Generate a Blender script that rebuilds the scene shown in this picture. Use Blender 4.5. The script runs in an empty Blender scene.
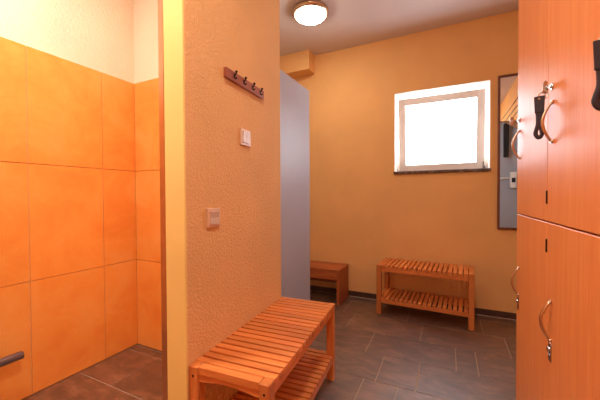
import bpy, bmesh, math, random
from mathutils import Vector, Matrix
random.seed(7)
COL = bpy.context.scene.collection
PI = math.pi
BACK = 3.19      # back wall plane (Y)
CEIL = 2.682     # ceiling height
XL, XR, YF = -2.07, 0.84, -1.6
LOCK = 0.27      # plane of the locker doors

# ------------------------------------------------------------------ materials
def new_mat(name):
    m = bpy.data.materials.new(name); m.use_nodes = True
    nt = m.node_tree; b = nt.nodes['Principled BSDF']
    return m, nt, b

def lin(c):
    return tuple(((v/255)/12.92 if v/255 <= 0.04045 else ((v/255+0.055)/1.055)**2.4) for v in c) + (1,)

def coords(nt, scale=(1, 1, 1), kind='Object', rot=(0, 0, 0)):
    tc = nt.nodes.new('ShaderNodeTexCoord'); mp = nt.nodes.new('ShaderNodeMapping')
    mp.inputs['Scale'].default_value = scale; mp.inputs['Rotation'].default_value = rot
    nt.links.new(tc.outputs[kind], mp.inputs['Vector'])
    return mp.outputs['Vector']

def noise(nt, vec, scale, detail=4, rough=0.55, dist=0.0):
    n = nt.nodes.new('ShaderNodeTexNoise')
    n.inputs['Scale'].default_value = scale; n.inputs['Detail'].default_value = detail
    n.inputs['Roughness'].default_value = rough; n.inputs['Distortion'].default_value = dist
    nt.links.new(vec, n.inputs['Vector'])
    return n.outputs['Fac']

def ramp(nt, fac, stops):
    r = nt.nodes.new('ShaderNodeValToRGB'); e = r.color_ramp.elements
    e[0].position, e[0].color = stops[0]; e[1].position, e[1].color = stops[-1]
    for p, c in stops[1:-1]:
        k = e.new(p); k.color = c
    nt.links.new(fac, r.inputs['Fac'])
    return r.outputs['Color']

def bump(nt, b, fac, strength, dist):
    n = nt.nodes.new('ShaderNodeBump')
    n.inputs['Strength'].default_value = strength; n.inputs['Distance'].default_value = dist
    nt.links.new(fac, n.inputs['Height']); nt.links.new(n.outputs['Normal'], b.inputs['Normal'])

def tinted(nt, col, amount):
    """multiply a colour by the per-piece random value stored in the mesh"""
    a = nt.nodes.new('ShaderNodeAttribute'); a.attribute_name = 'tint'
    r = nt.nodes.new('ShaderNodeMapRange')
    r.inputs['To Min'].default_value = 1-amount; r.inputs['To Max'].default_value = 1+amount
    nt.links.new(a.outputs['Fac'], r.inputs['Value'])
    h = nt.nodes.new('ShaderNodeHueSaturation')
    nt.links.new(r.outputs['Result'], h.inputs['Value']); nt.links.new(col, h.inputs['Color'])
    return h.outputs['Color']

def plain(name, rgb, rough=0.5, metal=0.0, var=0.06, scale=20, spec=0.5):
    m, nt, b = new_mat(name)
    f = noise(nt, coords(nt), scale)
    c = lin(rgb)
    lo = tuple(v*(1-var) for v in c[:3])+(1,); hi = tuple(min(1, v*(1+var)) for v in c[:3])+(1,)
    nt.links.new(ramp(nt, f, [(0.3, lo), (0.7, hi)]), b.inputs['Base Color'])
    b.inputs['Roughness'].default_value = rough; b.inputs['Metallic'].default_value = metal
    b.inputs['Specular IOR Level'].default_value = spec
    return m

def plaster(name, rgb, bscale, bstr, bdist, var=0.04):
    m, nt, b = new_mat(name)
    v = coords(nt)
    c = lin(rgb)
    lo = tuple(x*(1-var) for x in c[:3])+(1,); hi = tuple(min(1, x*(1+var)) for x in c[:3])+(1,)
    nt.links.new(ramp(nt, noise(nt, v, 2.2, 5), [(0.35, lo), (0.65, hi)]), b.inputs['Base Color'])
    b.inputs['Roughness'].default_value = 0.75; b.inputs['Specular IOR Level'].default_value = 0.25
    bump(nt, b, noise(nt, v, bscale, 6, 0.65, 0.0), bstr, bdist)
    return m

def wood(name, dark, mid, light, grain, scale=(1, 1, 1), rough=0.42, tint=0.16, nscale=5.0, coat=0.0):
    m, nt, b = new_mat(name)
    v = coords(nt, tuple(s*(1.0 if i == grain else 9.0) for i, s in enumerate(scale)))
    f = noise(nt, v, nscale, 6, 0.62, 0.6)
    c = ramp(nt, f, [(0.25, lin(dark)), (0.5, lin(mid)), (0.78, lin(light))])
    nt.links.new(tinted(nt, c, tint), b.inputs['Base Color'])
    b.inputs['Roughness'].default_value = rough
    b.inputs['Coat Weight'].default_value = coat
    bump(nt, b, f, 0.12, 0.002)
    return m

WALLC = (242, 184, 118)
M = {}
M['wall'] = plaster('orange_painted_wall', WALLC, 55, 0.25, 0.004)
M['rough_wall'] = plaster('rough_orange_plaster', (242, 188, 126), 85, 0.9, 0.011)
M['cream_wall'] = plaster('cream_painted_plaster', (250, 230, 206), 60, 0.7, 0.010)
M['ceiling'] = plaster('white_ceiling_paint', (224, 208, 204), 80, 0.1, 0.002)
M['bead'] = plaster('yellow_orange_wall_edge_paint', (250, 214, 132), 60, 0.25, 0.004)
M['reveal'] = plaster('white_reveal_paint', (250, 236, 222), 60, 0.1, 0.002)

def tile_mat(name, dark, mid, light, rough, tint, nscale, rbump=0.0, stretch=(1, 1, 1), coat=0.0):
    m, nt, b = new_mat(name)
    v = coords(nt, stretch)
    f = noise(nt, v, nscale, 7, 0.65, 0.5)
    c = ramp(nt, f, [(0.3, lin(dark)), (0.5, lin(mid)), (0.72, lin(light))])
    nt.links.new(tinted(nt, c, tint), b.inputs['Base Color'])
    b.inputs['Roughness'].default_value = rough
    b.inputs['Coat Weight'].default_value = coat; b.inputs['Coat Roughness'].default_value = 0.48; b.inputs['Coat IOR'].default_value = 2.1
    bump(nt, b, noise(nt, v, nscale*6, 4), rbump, 0.003)
    return m
M['orange_tile'] = tile_mat('mottled_orange_tile', (245, 150, 66), (251, 166, 78), (254, 184, 102), 0.38, 0.03, 3.5, 0.05)
M['floor_tile'] = tile_mat('brown_slate_tile', (60, 38, 26), (98, 64, 44), (146, 102, 76), 0.42, 0.16, 7.0, 0.5, (1, 2.0, 1), 0.9)
M['base_tile'] = tile_mat('brown_skirting_tile', (62, 38, 28), (80, 50, 36), (100, 64, 46), 0.4, 0.1, 6.0, 0.1)
M['grout'] = plain('light_grout', (186, 158, 132), 0.8)
M['wall_grout'] = plain('cream_wall_grout', (240, 196, 140), 0.8)
M['silicone'] = plain('pale_silicone_joint', (190, 170, 156), 0.5)

M['teak_x'] = wood('oiled_teak_along_x', (204, 110, 50), (220, 128, 62), (234, 146, 76), 0)
M['teak_y'] = wood('oiled_teak_along_y', (204, 110, 50), (220, 128, 62), (234, 146, 76), 1)
M['teak_z'] = wood('oiled_teak_along_z', (192, 104, 48), (210, 122, 58), (222, 136, 70), 2)
M['brown_x'] = wood('brown_wood_along_x', (146, 70, 32), (182, 94, 46), (206, 118, 62), 0)
M['brown_z'] = wood('brown_wood_along_z', (146, 70, 32), (182, 94, 46), (206, 118, 62), 2)
M['rack'] = wood('varnished_brown_rail', (136, 68, 50), (176, 100, 74), (200, 126, 98), 1)
M['laminate'] = wood('alder_laminate', (216, 124, 66), (224, 136, 76), (232, 148, 88), 2, (1.2, 1.2, 0.5), 0.42, 0.02, 6.0)
M['laminate'].node_tree.nodes['Principled BSDF'].inputs['IOR'].default_value = 1.22
M['grey_panel'] = plain('blue_grey_laminate', (176, 174, 186), 0.45, 0, 0.03, 3)
M['carcass'] = plain('grey_locker_carcass', (164, 164, 172), 0.45, 0, 0.03, 3)
M['frame_wood'] = wood('dark_mirror_frame', (84, 42, 24), (108, 56, 32), (130, 74, 44), 2)
M['bronze'] = plain('brushed_bronze', (206, 178, 150), 0.3, 1.0)
M['steel'] = plain('polished_steel', (190, 186, 186), 0.22, 1.0)
M['dark_steel'] = plain('dark_chrome', (126, 126, 144), 0.22, 0.7)
M['hook_metal'] = plain('dark_hook_metal', (48, 34, 30), 0.35, 0.8)
M['alu'] = plain('warm_anodised_aluminium', (196, 150, 116), 0.28, 0.85)
M['leather'] = plain('black_plum_leather', (34, 16, 28), 0.6, 0, 0.2, 60)
M['cloth'] = plain('black_cloth', (34, 26, 26), 0.85, 0, 0.15, 40)
M['white_plastic'] = plain('white_plastic', (232, 226, 222), 0.35, 0, 0.02)
M['rocker_plastic'] = plain('pale_beige_rocker', (214, 186, 164), 0.35, 0, 0.02)
M['cream_plastic'] = plain('cream_switch_plastic', (226, 184, 150), 0.4, 0, 0.02)
M['pvc'] = plain('white_pvc_frame', (238, 226, 218), 0.3, 0, 0.02)
M['gap'] = plain('dark_gap', (40, 24, 16), 0.9)
M['rubber'] = plain('black_rubber', (26, 24, 24), 0.7)

m, nt, b = new_mat('mirror_glass')
b.inputs['Base Color'].default_value = (0.86, 0.88, 0.88, 1); b.inputs['Metallic'].default_value = 1
b.inputs['Roughness'].default_value = 0.01
M['mirror'] = m
# dark marble sill
m, nt, b = new_mat('dark_marble')
f = noise(nt, coords(nt), 16, 8, 0.7, 1.5)
nt.links.new(ramp(nt, f, [(0.3, lin((52, 40, 36))), (0.55, lin((104, 84, 74))), (0.75, lin((178, 158, 146)))]), b.inputs['Base Color'])
b.inputs['Roughness'].default_value = 0.2
M['marble'] = m

def emitter(name, rgb, strength, var=0.0):
    m, nt, b = new_mat(name)
    b.inputs['Base Color'].default_value = (0.8, 0.8, 0.8, 1)
    b.inputs['Roughness'].default_value = 0.3
    b.inputs['Emission Color'].default_value = rgb + (1,)
    b.inputs['Emission Strength'].default_value = strength
    return m
M['lamp'] = emitter('lit_opal_glass', (1.0, 0.92, 0.80), 46.0)
M['lamp_shower'] = emitter('lit_opal_glass_shower', (1.0, 0.93, 0.80), 155.0)
M['lamp_hall'] = emitter('lit_opal_glass_hall', (1.0, 0.94, 0.86), 114.0)
M['pane'] = emitter('frosted_daylit_glass', (0.80, 0.90, 1.0), 11.0)

# ------------------------------------------------------------------ geometry helpers
def BM():
    bm = bmesh.new(); bm.faces.layers.float.new('tint'); return bm

def merge(bm, src, mat=None, mi=0, tint=None):
    """append src bmesh into bm, with one random tint for the piece"""
    t = random.random() if tint is None else tint
    lay = bm.faces.layers.float['tint']
    if mat is not None: bmesh.ops.transform(src, matrix=mat, verts=src.verts)
    vm = {}
    for v in src.verts: vm[v] = bm.verts.new(v.co)
    for f in src.faces:
        try: nf = bm.faces.new([vm[v] for v in f.verts])
        except ValueError: continue
        nf.smooth = f.smooth; nf.material_index = mi; nf[lay] = t
    src.free()

def box(bm, x0, x1, y0, y1, z0, z1, bev=0.0, mi=0, tint=None, mat=None, seg=1):
    s = bmesh.new(); bmesh.ops.create_cube(s, size=1.0)
    bmesh.ops.transform(s, verts=s.verts, matrix=Matrix.Translation(((x0+x1)/2, (y0+y1)/2, (z0+z1)/2)) @ Matrix.Diagonal((x1-x0, y1-y0, z1-z0, 1)))
    if bev: bmesh.ops.bevel(s, geom=s.edges[:], offset=bev, segments=seg, affect='EDGES', profile=0.6)
    merge(bm, s, mat, mi, tint)

def prism(bm, pts, axis, a, b, bev=0.0, mi=0, tint=None, mat=None):
    """polygon in the plane normal to axis (0,1,2), extruded from a to b"""
    s = bmesh.new()
    def P(p, h):
        if axis == 0: return (h, p[0], p[1])
        if axis == 1: return (p[0], h, p[1])
        return (p[0], p[1], h)
    lo = [s.verts.new(P(p, a)) for p in pts]; hi = [s.verts.new(P(p, b)) for p in pts]
    n = len(pts)
    s.faces.new(lo); s.faces.new(hi[::-1])
    for i in range(n): s.faces.new((lo[i], hi[i], hi[(i+1) % n], lo[(i+1) % n]))
    bmesh.ops.recalc_face_normals(s, faces=s.faces)
    if bev: bmesh.ops.bevel(s, geom=s.edges[:], offset=bev, segments=1, affect='EDGES')
    merge(bm, s, mat, mi, tint)

def tube(bm, pts, radii, seg=10, mi=0, tint=None, flat=1.0, flat_axis=None, mat=None, cap=True):
    """swept round tube; flat squeezes the section along flat_axis"""
    s = bmesh.new(); pts = [Vector(p) for p in pts]
    if not isinstance(radii, (list, tuple)): radii = [radii]*len(pts)
    rings = []; up = None
    for i, p in enumerate(pts):
        d = (pts[min(i+1, len(pts)-1)] - pts[max(i-1, 0)]).normalized()
        if flat_axis is not None: u = Vector(flat_axis)
        elif up is None: u = Vector((0, 0, 1)) if abs(d.z) < 0.9 else Vector((1, 0, 0))
        else: u = up
        u = (u - d*u.dot(d)).normalized(); up = u; w = d.cross(u)
        rings.append([s.verts.new(p + (u*math.cos(2*PI*k/seg)*flat + w*math.sin(2*PI*k/seg))*radii[i]) for k in range(seg)])
    for a, b2 in zip(rings, rings[1:]):
        for k in range(seg):
            f = s.faces.new((a[k], a[(k+1) % seg], b2[(k+1) % seg], b2[k])); f.smooth = True
    if cap:
        s.faces.new(rings[0][::-1]); s.faces.new(rings[-1])
    bmesh.ops.recalc_face_normals(s, faces=s.faces)
    merge(bm, s, mat, mi, tint)

def lathe(bm, prof, center, seg=40, mi=0, tint=None, mat=None):
    s = bmesh.new(); rings = []
    for r, z in prof:
        if r < 1e-5: rings.append([s.verts.new((center[0], center[1], center[2]+z))])
        else: rings.append([s.verts.new((center[0]+r*math.cos(2*PI*k/seg), center[1]+r*math.sin(2*PI*k/seg), center[2]+z)) for k in range(seg)])
    for a, b2 in zip(rings, rings[1:]):
        for k in range(seg):
            k2 = (k+1) % seg
            if len(a) == 1 and len(b2) == 1: continue
            if len(a) == 1: f = s.faces.new((a[0], b2[k], b2[k2]))
            elif len(b2) == 1: f = s.faces.new((a[k], a[k2], b2[0]))
            else: f = s.faces.new((a[k], a[k2], b2[k2], b2[k]))
            f.smooth = True
    bmesh.ops.recalc_face_normals(s, faces=s.faces)
    merge(bm, s, mat, mi, tint)

def ring_torus(bm, c, R, r, axis='x', seg=20, s2=8, mat=None):
    pts = []
    for k in range(seg+1):
        a = 2*PI*k/seg
        if axis == 'x': pts.append((c[0], c[1]+R*math.cos(a), c[2]+R*math.sin(a)))
        elif axis == 'y': pts.append((c[0]+R*math.cos(a), c[1], c[2]+R*math.sin(a)))
        else: pts.append((c[0]+R*math.cos(a), c[1]+R*math.sin(a), c[2]))
    tube(bm, pts, r, s2, flat_axis={'x': (1, 0, 0), 'y': (0, 1, 0), 'z': (0, 0, 1)}[axis], mat=mat, cap=False)

def obj(name, bm, mats, parent=None, **props):
    me = bpy.data.meshes.new(name)
    bm.normal_update(); bm.to_mesh(me); bm.free()
    if not isinstance(mats, (list, tuple)): mats = [mats]
    for mm in mats: me.materials.append(mm)
    o = bpy.data.objects.new(name, me); COL.objects.link(o)
    if parent: o.parent = parent
    for k, v in props.items(): o[k] = v
    return o

def struct(name, bm, mats): return obj(name, bm, mats, kind='structure')

def thing(name, label, cat, loc=(0, 0, 0), rotz=0.0, group=None):
    o = bpy.data.objects.new(name, None); COL.objects.link(o)
    o.location = loc; o.rotation_euler = (0, 0, rotz); o.empty_display_size = 0.05
    o['label'] = label; o['category'] = cat
    if group: o['group'] = group
    return o

def copy_tree(o, parent=None):
    c = o.copy(); COL.objects.link(c); c.parent = parent
    for ch in list(o.children): copy_tree(ch, c)
    return c

# ------------------------------------------------------------------ the setting
# floor: slab with grout plus laid tiles
def joints(given, lo, hi, pitch=0.575):
    g = sorted(given); out = list(g)
    x = g[0]
    while x - pitch > lo: x -= pitch; out.append(x)
    x = g[-1]
    while x + pitch < hi: x += pitch; out.append(x)
    return sorted(out)
bm = BM()
box(bm, XL-0.1, XR+0.1, YF-0.1, BACK+0.1, -0.10, -0.003, mi=1, tint=0.5)
rows = [3.07-0.3195*k for k in range(-1, 16)]
given = {0: [-0.60, 0.02], 1: [-0.887, -0.318, 0.257], 2: [-0.762, -0.185, 0.388], 3: [-0.518, 0.052, 0.174],
         4: [-0.96, -0.383, -0.158], 5: [-0.448, -0.254, 0.40], 6: [-0.72, -0.14], 7: [-1.757, -1.18, -0.40]}
rows = [3.388, 3.07, 2.752, 2.425, 2.103, 1.787, 1.47, 1.405, 1.082, 0.762, 0.44, 0.12, -0.2, -0.52, -0.84, -1.16, -1.48, -1.8]
given = {0: [-0.60, 0.02], 1: [-0.887, -0.318, 0.257], 2: [-0.762, -0.185, 0.388], 3: [-0.518, 0.052, 0.174],
         4: [-0.96, -0.383, -0.158], 5: [-0.448, -0.254, 0.40], 7: [-1.757, -1.18, -0.62], 8: [-1.50, -0.9], 9: [-1.727, -1.1]}
for i in range(len(rows)-1):
    y1, y0 = min(rows[i], BACK), max(rows[i+1], YF)
    xs = [XL] + [x for x in joints(given.get(i, [random.uniform(-0.6, 0)]), XL+0.05, XR-0.05)] + [XR]
    for a, c in zip(xs, xs[1:]):
        g = 0.0028
        if c-a > 2.5*g and y1-y0 > 2.5*g: box(bm, a+g, c-g, y0+g, y1-g, -0.0032, 0.0, 0.0008, tint=random.random())
struct('floor', bm, [M['floor_tile'], M['grout']])

bm = BM(); box(bm, XL-0.1, XR+0.1, YF-0.1, BACK+0.4, CEIL, CEIL+0.1, tint=0.5)
struct('ceiling', bm, M['ceiling'])

# back wall with a window opening
WX0, WX1, WZ0, WZ1 = -0.486, 0.342, 1.333, 2.121
bm = BM(); T = 0.34
box(bm, XL-0.1, WX0, BACK, BACK+T, 0, CEIL)
box(bm, WX1, XR+0.1, BACK, BACK+T, 0, CEIL)
box(bm, WX0, WX1, BACK, BACK+T, 0, WZ0-0.028)
box(bm, WX0, WX1, BACK, BACK+T, WZ1, CEIL)
struct('wall_back', bm, M['wall'])

# wall behind the shower tiles, running the whole left side
def tiled(bm, axis, plane, sgn, us, zs, g=0.0025, th=0.008):
    for a, c in zip(us, us[1:]):
        for z0, z1 in zip(zs, zs[1:]):
            if axis == 'x':
                xs = sorted((plane, plane+sgn*th)); box(bm, xs[0], xs[1], a+g, c-g, z0+g, z1-g, 0.001, mi=1)
            else:
                ys = sorted((plane, plane+sgn*th)); box(bm, a+g, c-g, ys[0], ys[1], z0+g, z1-g, 0.001, mi=1)
SY = 1.48
TZ = [0.0, 0.630, 1.281, 1.926]
bm = BM()
box(bm, XL-0.12, XL-0.008, YF-0.1, BACK, 0, CEIL, mi=0)
box(bm, XL-0.0085, XL-0.006, YF, SY+0.008, 0, TZ[-1], mi=2)
tiled(bm, 'x', XL-0.008, 1, [-1.56, -1.16, -0.757, -0.356, 0.045, 0.445, 0.845, 1.246, SY+0.003], TZ)
struct('wall_left', bm, [M['cream_wall'], M['orange_tile'], M['wall_grout']])
bm = BM()
box(bm, XL-0.008, -1.045, SY+0.008, SY+0.11, 0, CEIL, mi=0)
box(bm, XL-0.008, -1.045, SY+0.006, SY+0.0085, 0, TZ[-1], mi=2)
tiled(bm, 'y', SY+0.008, -1, [XL-0.001, -1.67, -1.27, -1.047], TZ)
struct('wall_shower', bm, [M['cream_wall'], M['orange_tile'], M['wall_grout']])

# freestanding wall between shower and changing room
bm = BM()
prism(bm, [(-0.892, 0.845), (-0.956, 1.682), (-1.044, 1.682), (-0.992, 0.845)], 2, 0, CEIL)
struct('wall_middle', bm, M['rough_wall'])
# painted end face and corner bead of that wall
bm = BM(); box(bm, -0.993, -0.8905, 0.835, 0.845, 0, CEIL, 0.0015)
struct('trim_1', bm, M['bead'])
# metal frame profile beside it
bm = BM()
box(bm, -1.0275, -0.9965, 0.838, 0.875, 0, CEIL, 0.002)
box(bm, -0.9965, -0.9935, 0.850, 0.870, 0, CEIL)
struct('trim_2', bm, M['alu'])
# duct casing under the ceiling at the back wall
bm = BM(); box(bm, XL-0.008, -1.36, 3.03, BACK, 2.475, CEIL, 0.002)
struct('trim_3', bm, M['wall'])

bm = BM(); box(bm, XR, XR+0.1, YF-0.1, BACK, 0, CEIL)
struct('wall_right', bm, M['wall'])
bm = BM(); box(bm, XL-0.008, XR, YF-0.1, YF, 0, CEIL)
struct('wall_front', bm, M['wall'])

bm = BM(); xs = [XL, -1.55, -0.97, -0.39, 0.19, 0.77, XR]
for a, c in zip(xs, xs[1:]): box(bm, a+0.0015, c-0.0015, BACK-0.011, BACK, 0.006, 0.060, 0.0015)
struct('baseboard_back', bm, M['base_tile'])
bm = BM(); box(bm, XL, XR, BACK-0.014, BACK, 0.0, 0.0062, 0.001)
struct('trim_4', bm, M['silicone'])

# window: marble sill, fixed frame, inward-tilted sash with a frosted pane
FY = BACK+0.215
bm = BM()
box(bm, WX0-0.0005, WX0+0.004, BACK+0.001, FY+0.01, WZ0, WZ1, mi=0)
box(bm, WX1-0.004, WX1+0.0005, BACK+0.001, FY+0.01, WZ0, WZ1, mi=0)
box(bm, WX0, WX1, BACK+0.001, FY+0.01, WZ1-0.004, WZ1+0.0005, mi=0)
win = struct('window_1', bm, M['reveal'])
def frame_bm(x0, x1, z0, z1, w, y0, y1, bev=0.003):
    bm = BM()
    box(bm, x0, x0+w, y0, y1, z0, z1, bev); box(bm, x1-w, x1, y0, y1, z0, z1, bev)
    box(bm, x0+w-0.001, x1-w+0.001, y0, y1, z0, z0+w, bev); box(bm, x0+w-0.001, x1-w+0.001, y0, y1, z1-w, z1, bev)
    return bm
obj('window_frame', frame_bm(WX0+0.004, WX1-0.004, WZ0, WZ1-0.004, 0.045, FY, FY+0.07), M['pvc'], win)
bm = BM(); box(bm, WX0-0.006, WX1+0.006, BACK-0.018, FY, WZ0-0.028, WZ0, 0.003)
obj('window_sill', bm, M['marble'], win)
# sash built around its bottom hinge line, then tilted into the room
SX0, SX1, SZ1 = WX0+0.026, WX1-0.028, WZ1-WZ0-0.034
sb = frame_bm(SX0, SX1, 0.012, SZ1, 0.069, -0.05, 0.0)
for a in ((SX0+0.058, SX0+0.066, 0.07, SZ1-0.06), (SX1-0.066, SX1-0.058, 0.07, SZ1-0.06)):
    box(sb, a[0], a[1], -0.044, -0.01, a[2], a[3], 0.001)
box(sb, SX0+0.06, SX1-0.06, -0.044, -0.01, 0.068, 0.076, 0.001)
box(sb, SX0+0.06, SX1-0.06, -0.044, -0.01, SZ1-0.070, SZ1-0.060, 0.001)
sash = obj('window_sash', sb, M['pvc'], win)
sash.location = (0, FY-0.002, WZ0); sash.rotation_euler = (math.radians(6.0), 0, 0)
bm = BM(); box(bm, SX0+0.064, SX1-0.064, -0.034, -0.016, 0.074, SZ1-0.068)
obj('pane', bm, M['pane'], sash)
bm = BM(); box(bm, SX1-0.018, SX1-0.004, -0.066, -0.050, 0.02, 0.085, 0.003); box(bm, SX1-0.010, SX1+0.003, -0.062, -0.052, 0.03, 0.05, 0.003)
obj('hinge', bm, M['steel'], sash)
# glowing sheet added for daylight behind the gap of the tilted sash
bm = BM(); box(bm, WX0+0.049, WX1-0.049, FY+0.045, FY+0.052, WZ0+0.045, WZ1-0.049)
obj('daylight_sheet', bm, M['pane'], win)

# ------------------------------------------------------------------ benches
def slatted_bench(name, label, L, D, H, n, loc, rotz):
    root = thing(name, label, 'bench', loc, rotz, 'slatted wooden benches')
    lw = 0.042; hx, hy = L/2, D/2; sh = 0.152
    for sx in (-1, 1):
        for sy in (-1, 1):
            bm = BM()
            x0 = sx*hx-(lw if sx > 0 else 0); y0 = sy*hy-(lw if sy > 0 else 0)
            box(bm, x0, x0+lw, y0, y0+lw, 0, H, 0.003)
            leg = obj('leg', bm, M['teak_z'], root)
            for z in (H-0.036, sh-0.03):
                bm = BM()
                tube(bm, [(x0+lw/2+sx*lw*0.47, y0+lw/2, z), (x0+lw/2+sx*(lw*0.5+0.0012), y0+lw/2, z)], 0.0042, 12)
                obj('screw_cap', bm, M['hook_metal'], leg, label='dark round screw cap')
    # top slats: one in the mesh between the leg posts at each end, the rest over the full depth
    def slats(z, ya, yb, zt):
        bm = BM(); inner = L-2*lw; p = (inner+0.006)/(n-2)
        for s in (-1, 1):
            xa = s*hx-(lw-0.004 if s > 0 else 0)+(0 if s > 0 else 0.004)
            box(bm, xa, xa+lw-0.008, -hy+lw+0.001, hy-lw-0.001, z-zt, z, 0.0010)
        for k in range(n-2):
            xa = -hx+lw+k*p
            box(bm, xa, xa+p-0.0105, ya, yb, z-zt, z, 0.0010)
        return bm
    obj('seat', slats(H, -hy-0.001, hy+0.001, 0.028), M['teak_y'], root)
    obj('shelf', slats(sh, -hy+0.004, hy-0.004, 0.018), M['teak_y'], root)
    for sy in (-1, 1):
        for (z0, z1, nm) in ((H-0.060, H-0.0285, 'seat_rail'), (sh-0.050, sh-0.0185, 'shelf_rail')):
            bm = BM(); ya = sy*(hy-0.006)-(0.022 if sy > 0 else 0)
            box(bm, -hx+lw, hx-lw, ya, ya+0.022, z0, z1, 0.002)
            obj(nm, bm, M['teak_x'], root)
    for sx in (-1, 1):
        bm = BM(); ya, yb = -hy+lw, hy-lw
        pts = [(ya, H-0.0285), (ya, H-0.057)]
        for k in range(13):
            t = k/12; y = ya+0.02+(yb-ya-0.04)*t
            pts.append((y, H-0.057+0.012*math.sin(PI*t)))
        pts += [(yb, H-0.057), (yb, H-0.0285)]
        xa = sx*hx-(0.030 if sx > 0 else -0.008)
        prism(bm, pts, 0, xa, xa+0.022, 0.0)
        obj('end_rail', bm, M['teak_y'], root)
        bm = BM(); box(bm, xa, xa+0.022, ya, yb, sh-0.050, sh-0.0185, 0.002)
        obj('shelf_end_rail', bm, M['teak_y'], root)
    return root
slatted_bench('slatted_bench', 'large slatted teak bench with lower shelf beside the textured plaster wall, nearest the camera',
              0.848, 0.348, 0.45, 21, (-0.7485, 1.282, 0), math.radians(94.2))
slatted_bench('slatted_bench', 'slatted teak bench with lower shelf against the back wall under the window',
              0.790, 0.345, 0.455, 20, (-0.189, 2.978, 0), math.radians(-3.0))

# low plank bench behind the partition
root = thing('plank_bench', 'low plain wooden bench with solid top, half hidden behind the blue-grey partition', 'bench', (-1.36, 3.02, 0))
w2, d2, h2 = 0.395, 0.155, 0.352
for s in (-1, 1):
    bm = BM(); xa = s*w2-(0.03 if s > 0 else 0)
    box(bm, xa, xa+0.03, -d2, d2, 0, h2-0.0225, 0.002)
    obj('side_panel', bm, M['brown_z'], root)
bm = BM()
for k in range(3):
    ya = -d2+k*(2*d2/3); box(bm, -w2-0.003, w2+0.003, ya+0.001, ya+2*d2/3-0.001, h2-0.022, h2, 0.002)
obj('top', bm, M['brown_x'], root)
bm = BM(); box(bm, -w2+0.03, w2-0.03, -d2+0.004, -d2+0.024, h2-0.108, h2-0.0225, 0.002); obj('apron', bm, M['brown_x'], root)
bm = BM(); box(bm, -w2+0.03, w2-0.03, d2-0.026, d2-0.006, 0.135, 0.25, 0.002); obj('back_board', bm, M['brown_x'], root)

# ------------------------------------------------------------------ partition
root = thing('cubicle_partition', 'tall blue-grey laminate cubicle partition panel behind the end of the plaster wall', 'partition', (-1.09, 2.05, 0))
bm = BM(); box(bm, -0.012, 0.014, -0.365, 0.355, 0.10, 2.0, 0.002); obj('panel', bm, M['grey_panel'], root)
bm = BM(); box(bm, -0.010, 0.012, -0.365, 0.355, 0.09, 0.0995); obj('edge_strip', bm, M['steel'], root)
for y in (-0.30, 0.30):
    bm = BM(); lathe(bm, [(0, 0), (0.03, 0), (0.03, 0.006), (0.010, 0.010), (0.010, 0.09), (0, 0.09)], (0, y, 0), 20); obj('foot', bm, M['steel'], root)

# ------------------------------------------------------------------ wall-mounted things on the middle wall
ang = math.atan2(0.837, -0.064)           # direction of the wall face
def on_wall(s, z, off=0.0):
    """point s metres along the middle wall from its near corner"""
    d = Vector((-0.064, 0.837, 0)).normalized(); n = Vector((d.y, -d.x, 0))
    p = Vector((-0.892, 0.845, z)) + d*s + n*off
    return p
WR = ang - PI/2                           # local y = along wall, local x = out of the wall
L0 = on_wall(0.242, 1.634, 0.0)
root = thing('coat_hook_rack', 'small brown wooden rack with four dark metal coat hooks on the plaster wall', 'coat rack', tuple(L0), WR)
bm = BM(); box(bm, 0.0005, 0.018, 0, 0.352, 0.0, 0.045, 0.003, seg=2)
obj('board', bm, M['rack'], root)
for k in range(4):
    y = 0.06+k*0.082
    bm = BM()
    box(bm, 0.018, 0.0205, y-0.007, y+0.007, 0.010, 0.036, 0.001)
    tube(bm, [(0.02, y, 0.028), (0.027, y, 0.030), (0.032, y, 0.036), (0.033, y, 0.042)], [0.0045, 0.0042, 0.0042, 0.0052], 8)
    lathe(bm, [(0, -0.007), (0.006, -0.005), (0.0085, 0), (0.006, 0.005), (0, 0.007)], (0.0335, y, 0.046), 12)
    tube(bm, [(0.02, y, 0.018), (0.025, y, 0.009), (0.030, y, 0.005), (0.035, y, 0.008), (0.036, y, 0.014)], 0.0036, 8)
    bmesh.ops.transform(bm, matrix=Matrix.Translation((0.018, y, 0.027)) @ Matrix.Scale(0.8, 4) @ Matrix.Translation((-0.018, -y, -0.027)), verts=bm.verts)
    obj('hook', bm, M['hook_metal'], root)

def switch(label, s, z, w, h, split, grp='wall switches'):
    root = thing('light_switch', label, 'light switch', tuple(on_wall(s, z)), WR, grp)
    bm = BM(); box(bm, 0.0005, 0.010, -w/2, w/2, -h/2, h/2, 0.0025, seg=2); obj('switch_frame', bm, M['cream_plastic'], root)
    for k in range(split):
        a = -w/2+0.012+(w-0.024)*k/split; c = -w/2+0.012+(w-0.024)*(k+1)/split
        bm = BM(); prism(bm, [(0.010, -h/2+0.012), (0.0145, -h/2+0.013), (0.0125, 0), (0.0165, h/2-0.013), (0.010, h/2-0.012)], 1, a+0.0007, c-0.0007)
        obj('rocker', bm, M['rocker_plastic'], root)
switch('double light switch high on the plaster wall, just below the coat rack', 0.416, 1.391, 0.090, 0.082, 2)
switch('single square light switch lower on the plaster wall, above the near bench', 0.155, 1.006, 0.084, 0.080, 1)

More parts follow.
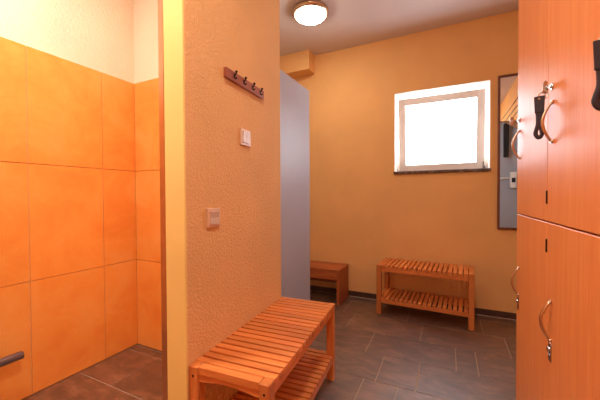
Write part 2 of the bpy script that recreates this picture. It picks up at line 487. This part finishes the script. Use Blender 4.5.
# ------------------------------------------------------------------ ceiling lamps
def ceiling_lamp(label, x, y, mat, R=0.165, group=None):
    root = thing('ceiling_light', label, 'ceiling light', (x, y, CEIL))
    bm = BM(); lathe(bm, [(0, -0.0005), (R*0.9, -0.0005), (R, -0.006), (R*1.0, -0.022), (R*0.92, -0.040), (R*0.86, -0.042), (R*0.84, -0.034), (0, -0.034)], (0, 0, 0), 56)
    obj('rim', bm, M['bronze'], root)
    bm = BM(); prof = [(R*0.84, -0.036)]
    for k in range(1, 9):
        a = k/8*PI/2; prof.append((R*0.84*math.cos(a), -0.036-0.045*math.sin(a)))
    prof[-1] = (0, prof[-1][1])
    lathe(bm, prof, (0, 0, 0), 56)
    obj('diffuser', bm, mat, root)
ceiling_lamp('round lit ceiling light with opal glass and bronze rim, above the partition', -1.062, 2.405, M['lamp'], 0.158)
ceiling_lamp('round ceiling light over the shower area', -1.45, 0.35, M['lamp_shower'])
ceiling_lamp('round ceiling light over the entrance, above the near bench end', -0.10, 0.30, M['lamp_hall'])

# ------------------------------------------------------------------ grab bar on the orange tiles
root = thing('grab_bar', 'dark chrome rail low on the orange tiled wall at the left edge', 'grab bar', (XL, 0.0, 0.272))
bm = BM()
tube(bm, [(0.07, 0.30, 0), (0.07, 0.775, 0), (0.07, 0.779, 0)], [0.021, 0.021, 0.018], 20)
obj('bar', bm, M['dark_steel'], root)
for y in (0.34, 0.60):
    bm = BM(); tube(bm, [(0.0, y, 0), (0.008, y, 0)], 0.03, 20); tube(bm, [(0.006, y, 0), (0.07, y, 0)], 0.009, 12)
    obj('bracket', bm, M['dark_steel'], root)

# ------------------------------------------------------------------ lockers
ZG, ZT, ZB = 1.016, 2.05, 0.09
def handle_bm(y, z, h=0.112, p=0.021):
    """bow handle standing on the door face"""
    bm = BM(); pts = []; rad = []
    for k in range(17):
        t = k/16; a = math.sin(PI*t)
        pts.append((LOCK-0.004-p*a, y, z-h/2+h*t)); rad.append(0.0042+0.0014*a)
    tube(bm, pts, rad, 10, flat=0.75, flat_axis=(1, 0, 0.001))
    for s in (-1, 1): tube(bm, [(LOCK+0.0005, y, z+s*h/2), (LOCK-0.006, y, z+s*h/2)], 0.0058, 10)
    return bm
def locker(label, y0, y1):
    """column of two lockers between y0 (near) and y1 (far)"""
    root = thing('locker_column', label, 'locker', (0, 0, 0), 0, 'alder lockers')
    bm = BM(); xd = LOCK+0.020; t = 0.018
    box(bm, xd, XR-0.004, y1-t, y1-0.0004, ZB, ZT); box(bm, xd, XR-0.004, y0+0.0004, y0+t, ZB, ZT)
    box(bm, xd, XR-0.004, y0+t, y1-t, ZB, ZB+t); box(bm, xd, XR-0.004, y0+t, y1-t, ZT-t, ZT)
    box(bm, xd+0.002, XR-0.004, y0+t, y1-t, ZG-t/2, ZG+t/2)
    box(bm, XR-0.010, XR-0.004, y0+t, y1-t, ZB+t, ZT-t)
    obj('body', bm, M['carcass'], root)
    bm = BM(); box(bm, LOCK+0.06, LOCK+0.078, y0+0.001, y1-0.001, 0, ZB-0.0005); box(bm, XR-0.06, XR-0.042, y0+0.001, y1-0.001, 0, ZB-0.0005)
    obj('plinth', bm, M['gap'], root)
    hy = y1-0.050
    for (z0, z1, up) in ((ZB, ZG-0.0022, False), (ZG+0.0022, ZT, True)):
        bm = BM(); box(bm, LOCK, xd-0.0008, y0+0.0014, y1-0.0014, z0, z1, 0.0012)
        d = obj('door', bm, M['laminate'], root)
        hz = 1.306 if up else 0.733
        obj('handle', handle_bm(hy, hz), M['bronze'], d)
        lz = 1.408 if up else 0.640
        bm = BM()
        if up:
            tube(bm, [(LOCK+0.001, hy+0.006, lz), (LOCK-0.004, hy+0.006, lz)], 0.0095, 16); tube(bm, [(LOCK-0.003, hy+0.006, lz), (LOCK-0.008, hy+0.006, lz)], 0.0055, 16)
        else:
            box(bm, LOCK-0.003, LOCK+0.0005, hy-0.004, hy+0.018, lz-0.026, lz+0.026, 0.001); tube(bm, [(LOCK-0.001, hy+0.007, lz+0.008), (LOCK-0.008, hy+0.007, lz+0.008)], 0.0075, 14)
            box(bm, LOCK-0.0036, LOCK-0.0028, hy+0.002, hy+0.012, lz-0.020, lz-0.006)
        obj('lock', bm, M['steel'], d)
        bm = BM()
        for z in ((z0+0.10, z1-0.07) if not up else (z0+0.072, z1-0.10)):
            box(bm, LOCK-0.003, LOCK+0.004, y0-0.0006, y0+0.006, z-0.020, z+0.020, 0.001)
        obj('hinge', bm, M['hook_metal'], d)
    return root
locker('alder locker column at the far end, nearest the back wall, without a wristband', 1.146, 1.588)
locker('middle alder locker column with a black wristband on its upper lock', 0.704, 1.146)
locker('alder locker column nearest the camera at the right edge', 0.262, 0.704)

def wristband_key(label, y, xs, z, length=1.0):
    """key in a lock with a split ring and a looped leather wristband hanging at x = xs"""
    root = thing('locker_key', label, 'locker key', (0, 0, 0), 0, 'locker keys')
    bm = BM()
    tube(bm, [(LOCK-0.010, y, z), (LOCK-0.017, y, z)], 0.0028, 8)
    ang2 = math.radians(-35)
    mt = Matrix.Translation((LOCK-0.017, y, z)) @ Matrix.Rotation(math.radians(30), 4, 'Z') @ Matrix.Diagonal((0.62, 1, 1.05, 1))
    prism(bm, [(-0.0105+0.0, -0.017), (0.0105, -0.017), (0.012, 0.0), (0.010, 0.014), (0.0, 0.019), (-0.010, 0.014), (-0.012, 0.0)], 1, -0.0012, 0.0012, 0.0005, mat=mt)
    obj('key', bm, M['steel'], root)
    bm = BM(); xm = (LOCK-0.016+xs)/2
    ring_torus(bm, (LOCK-0.021, y-0.002, z-0.022), 0.0105, 0.0014, 'y')
    ring_torus(bm, (xs+0.004, y, z-0.024), 0.0095, 0.0014, 'y')
    obj('split_ring', bm, M['bronze'], root)
    u = Vector((0.94, -0.34, 0)); zt = z-0.026
    def P(a, dz): return Vector((xs, y, zt-dz*length)) + u*a
    bm = BM()
    prof = [(-0.0045, 0.010), (-0.0045, 0.03), (-0.003, 0.055), (-0.003, 0.078), (-0.007, 0.095), (-0.0085, 0.106), (-0.004, 0.116), (0.002, 0.117),
            (0.006, 0.108), (0.005, 0.095), (0.0015, 0.078), (0.003, 0.055), (0.0045, 0.03), (0.0045, 0.010)]
    sm = []
    for i in range(len(prof)-1):
        p0, p1, p2, p3 = prof[max(i-1, 0)], prof[i], prof[i+1], prof[min(i+2, len(prof)-1)]
        for k in range(4):
            t = k/4
            sm.append(tuple(0.5*((2*p1[j])+(-p0[j]+p2[j])*t+(2*p0[j]-5*p1[j]+4*p2[j]-p3[j])*t*t+(-p0[j]+3*p1[j]-3*p2[j]+p3[j])*t**3) for j in (0, 1)))
    sm.append(prof[-1])
    tube(bm, [P(a, dz) for a, dz in sm], 0.0056, 10, flat=0.5, flat_axis=tuple(Vector((0, 0, 1)).cross(u)))
    mt = Matrix.Translation(P(0, 0.022)) @ Matrix.Rotation(math.atan2(u.y, u.x), 4, 'Z')
    prism(bm, [(-0.0105, -0.024), (0.0105, -0.024), (0.0125, 0.024), (-0.0125, 0.024)], 1, -0.004, 0.004, 0.0012, mat=mt)
    obj('wristband', bm, M['leather'], root)
    bm = BM(); n = Vector((0, 0, 1)).cross(u)
    tube(bm, [P(0.0, 0.006)-n*0.0055, P(0.0, 0.006)+n*0.0055], 0.003, 12)
    obj('rivet', bm, M['steel'], root)
wristband_key('key on a black leather wristband hanging from the upper lock of the middle locker', 1.102, 0.2395, 1.408)
wristband_key('key on a black leather wristband at the right edge, hanging from the nearest upper locker', 0.660, 0.2262, 1.372, 0.90)
root = thing('locker_key', 'small bare steel key in the upper lock of the far locker', 'locker key', (0, 0, 0), 0, 'locker keys')
bm = BM(); yk, zk = 1.544, 1.408
tube(bm, [(LOCK-0.010, yk, zk), (LOCK-0.034, yk, zk)], 0.0022, 8)
prism(bm, [(LOCK-0.034, zk-0.017), (LOCK-0.020, zk-0.014), (LOCK-0.020, zk+0.014), (LOCK-0.034, zk+0.017)], 1, yk-0.0012, yk+0.0012, 0.0005)
obj('key_bow', bm, M['steel'], root)

# ------------------------------------------------------------------ mirror on the back wall
MX0, MX1, MZ0, MZ1 = 0.396, 0.76, 0.79, 2.139
root = thing('wall_mirror', 'tall narrow mirror with dark brown wooden frame beside the window', 'mirror', (0, BACK, 0))
obj('mirror_frame', frame_bm(MX0, MX1, MZ0, MZ1, 0.018, -0.024, -0.0008, 0.003), M['frame_wood'], root)
bm = BM(); box(bm, MX0+0.016, MX1-0.016, -0.012, -0.004, MZ0+0.016, MZ1-0.016); obj('mirror_glass', bm, M['mirror'], root)

# ------------------------------------------------------------------ what hangs on the locker end (seen in the mirror)
EY = 1.588
root = thing('coat_shelf', 'open coat shelf of thin bronze rods high behind the lockers, reflected in the mirror', 'coat rack', (XR, 2.38, 2.03))
for x in (-0.235, -0.185, -0.135, -0.06):
    bm = BM(); tube(bm, [(x, -0.76, 0), (x, 0.76, 0)], 0.0050, 12); obj('rod', bm, M['bronze'], root)
for y in (-0.62, 0.62):
    bm = BM(); prism(bm, [(-0.001, -0.16), (-0.001, -0.0051), (-0.25, -0.0051), (-0.25, -0.020), (-0.20, -0.0205)], 1, y-0.004, y+0.004)
    obj('bracket', bm, M['steel'], root)
sx, sy = 0.672, EY+0.125
root = thing('hanging_cloth', 'narrow black cloth hanging from the coat shelf, reflected in the mirror', 'cloth', (sx, sy, 2.0))
bm = BM()
prism(bm, [(-0.030, -0.43), (0.024, -0.43), (0.032, -0.02), (0.02, 0.0), (-0.02, 0.0), (-0.032, -0.02)], 1, -0.012, 0.012, 0.004)
obj('cloth', bm, M['cloth'], root)
bm = BM(); tube(bm, [(0, 0, -0.002), (0, 0, 0.012), (-0.014, 0, 0.018), (-0.019, 0, 0.028), (-0.014, 0, 0.040), (-0.002, 0, 0.041)], 0.0018, 8)
obj('hook', bm, M['steel'], root)
root = thing('hair_dryer', 'white wall-mounted hair dryer with a pale bar, reflected in the mirror', 'hair dryer', (0.76, EY, 1.28))
bm = BM(); box(bm, -0.036, 0.036, 0.0008, 0.075, -0.10, 0.105, 0.012, seg=3); obj('dryer_body', bm, M['white_plastic'], root)
bm = BM(); tube(bm, [(-0.03, 0.045, 0.030), (-0.09, 0.045, 0.028), (-0.15, 0.045, 0.024)], [0.013, 0.011, 0.013], 14); obj('nozzle', bm, M['white_plastic'], root)
bm = BM(); box(bm, -0.020, 0.020, 0.0752, 0.078, -0.03, 0.03, 0.001); obj('button_panel', bm, M['rubber'], root)

# ------------------------------------------------------------------ world, camera, colour
w = bpy.data.worlds.new('World'); bpy.context.scene.world = w; w.use_nodes = True
w.node_tree.nodes['Background'].inputs['Color'].default_value = (0.75, 0.86, 1, 1)
w.node_tree.nodes['Background'].inputs['Strength'].default_value = 1.5

cam = bpy.data.cameras.new('camera'); co = bpy.data.objects.new('camera', cam); COL.objects.link(co)
cam.sensor_width = 36; cam.lens = 36*303.11/600; cam.clip_start = 0.02
R = Matrix(((0.89909036, -0.00260118, 0.43775537), (0.43773604, 0.01645979, -0.89895285), (-0.00486702, 0.99986114, 0.01593747)))
co.matrix_world = Matrix.Translation((0, 0, 1.1)) @ R.to_4x4()
sc = bpy.context.scene; sc.camera = co
sc.view_settings.view_transform = 'Standard'; sc.view_settings.look = 'None'
sc.view_settings.gamma = 1; sc.view_settings.use_curve_mapping = False
sc.view_settings.exposure = 0.0
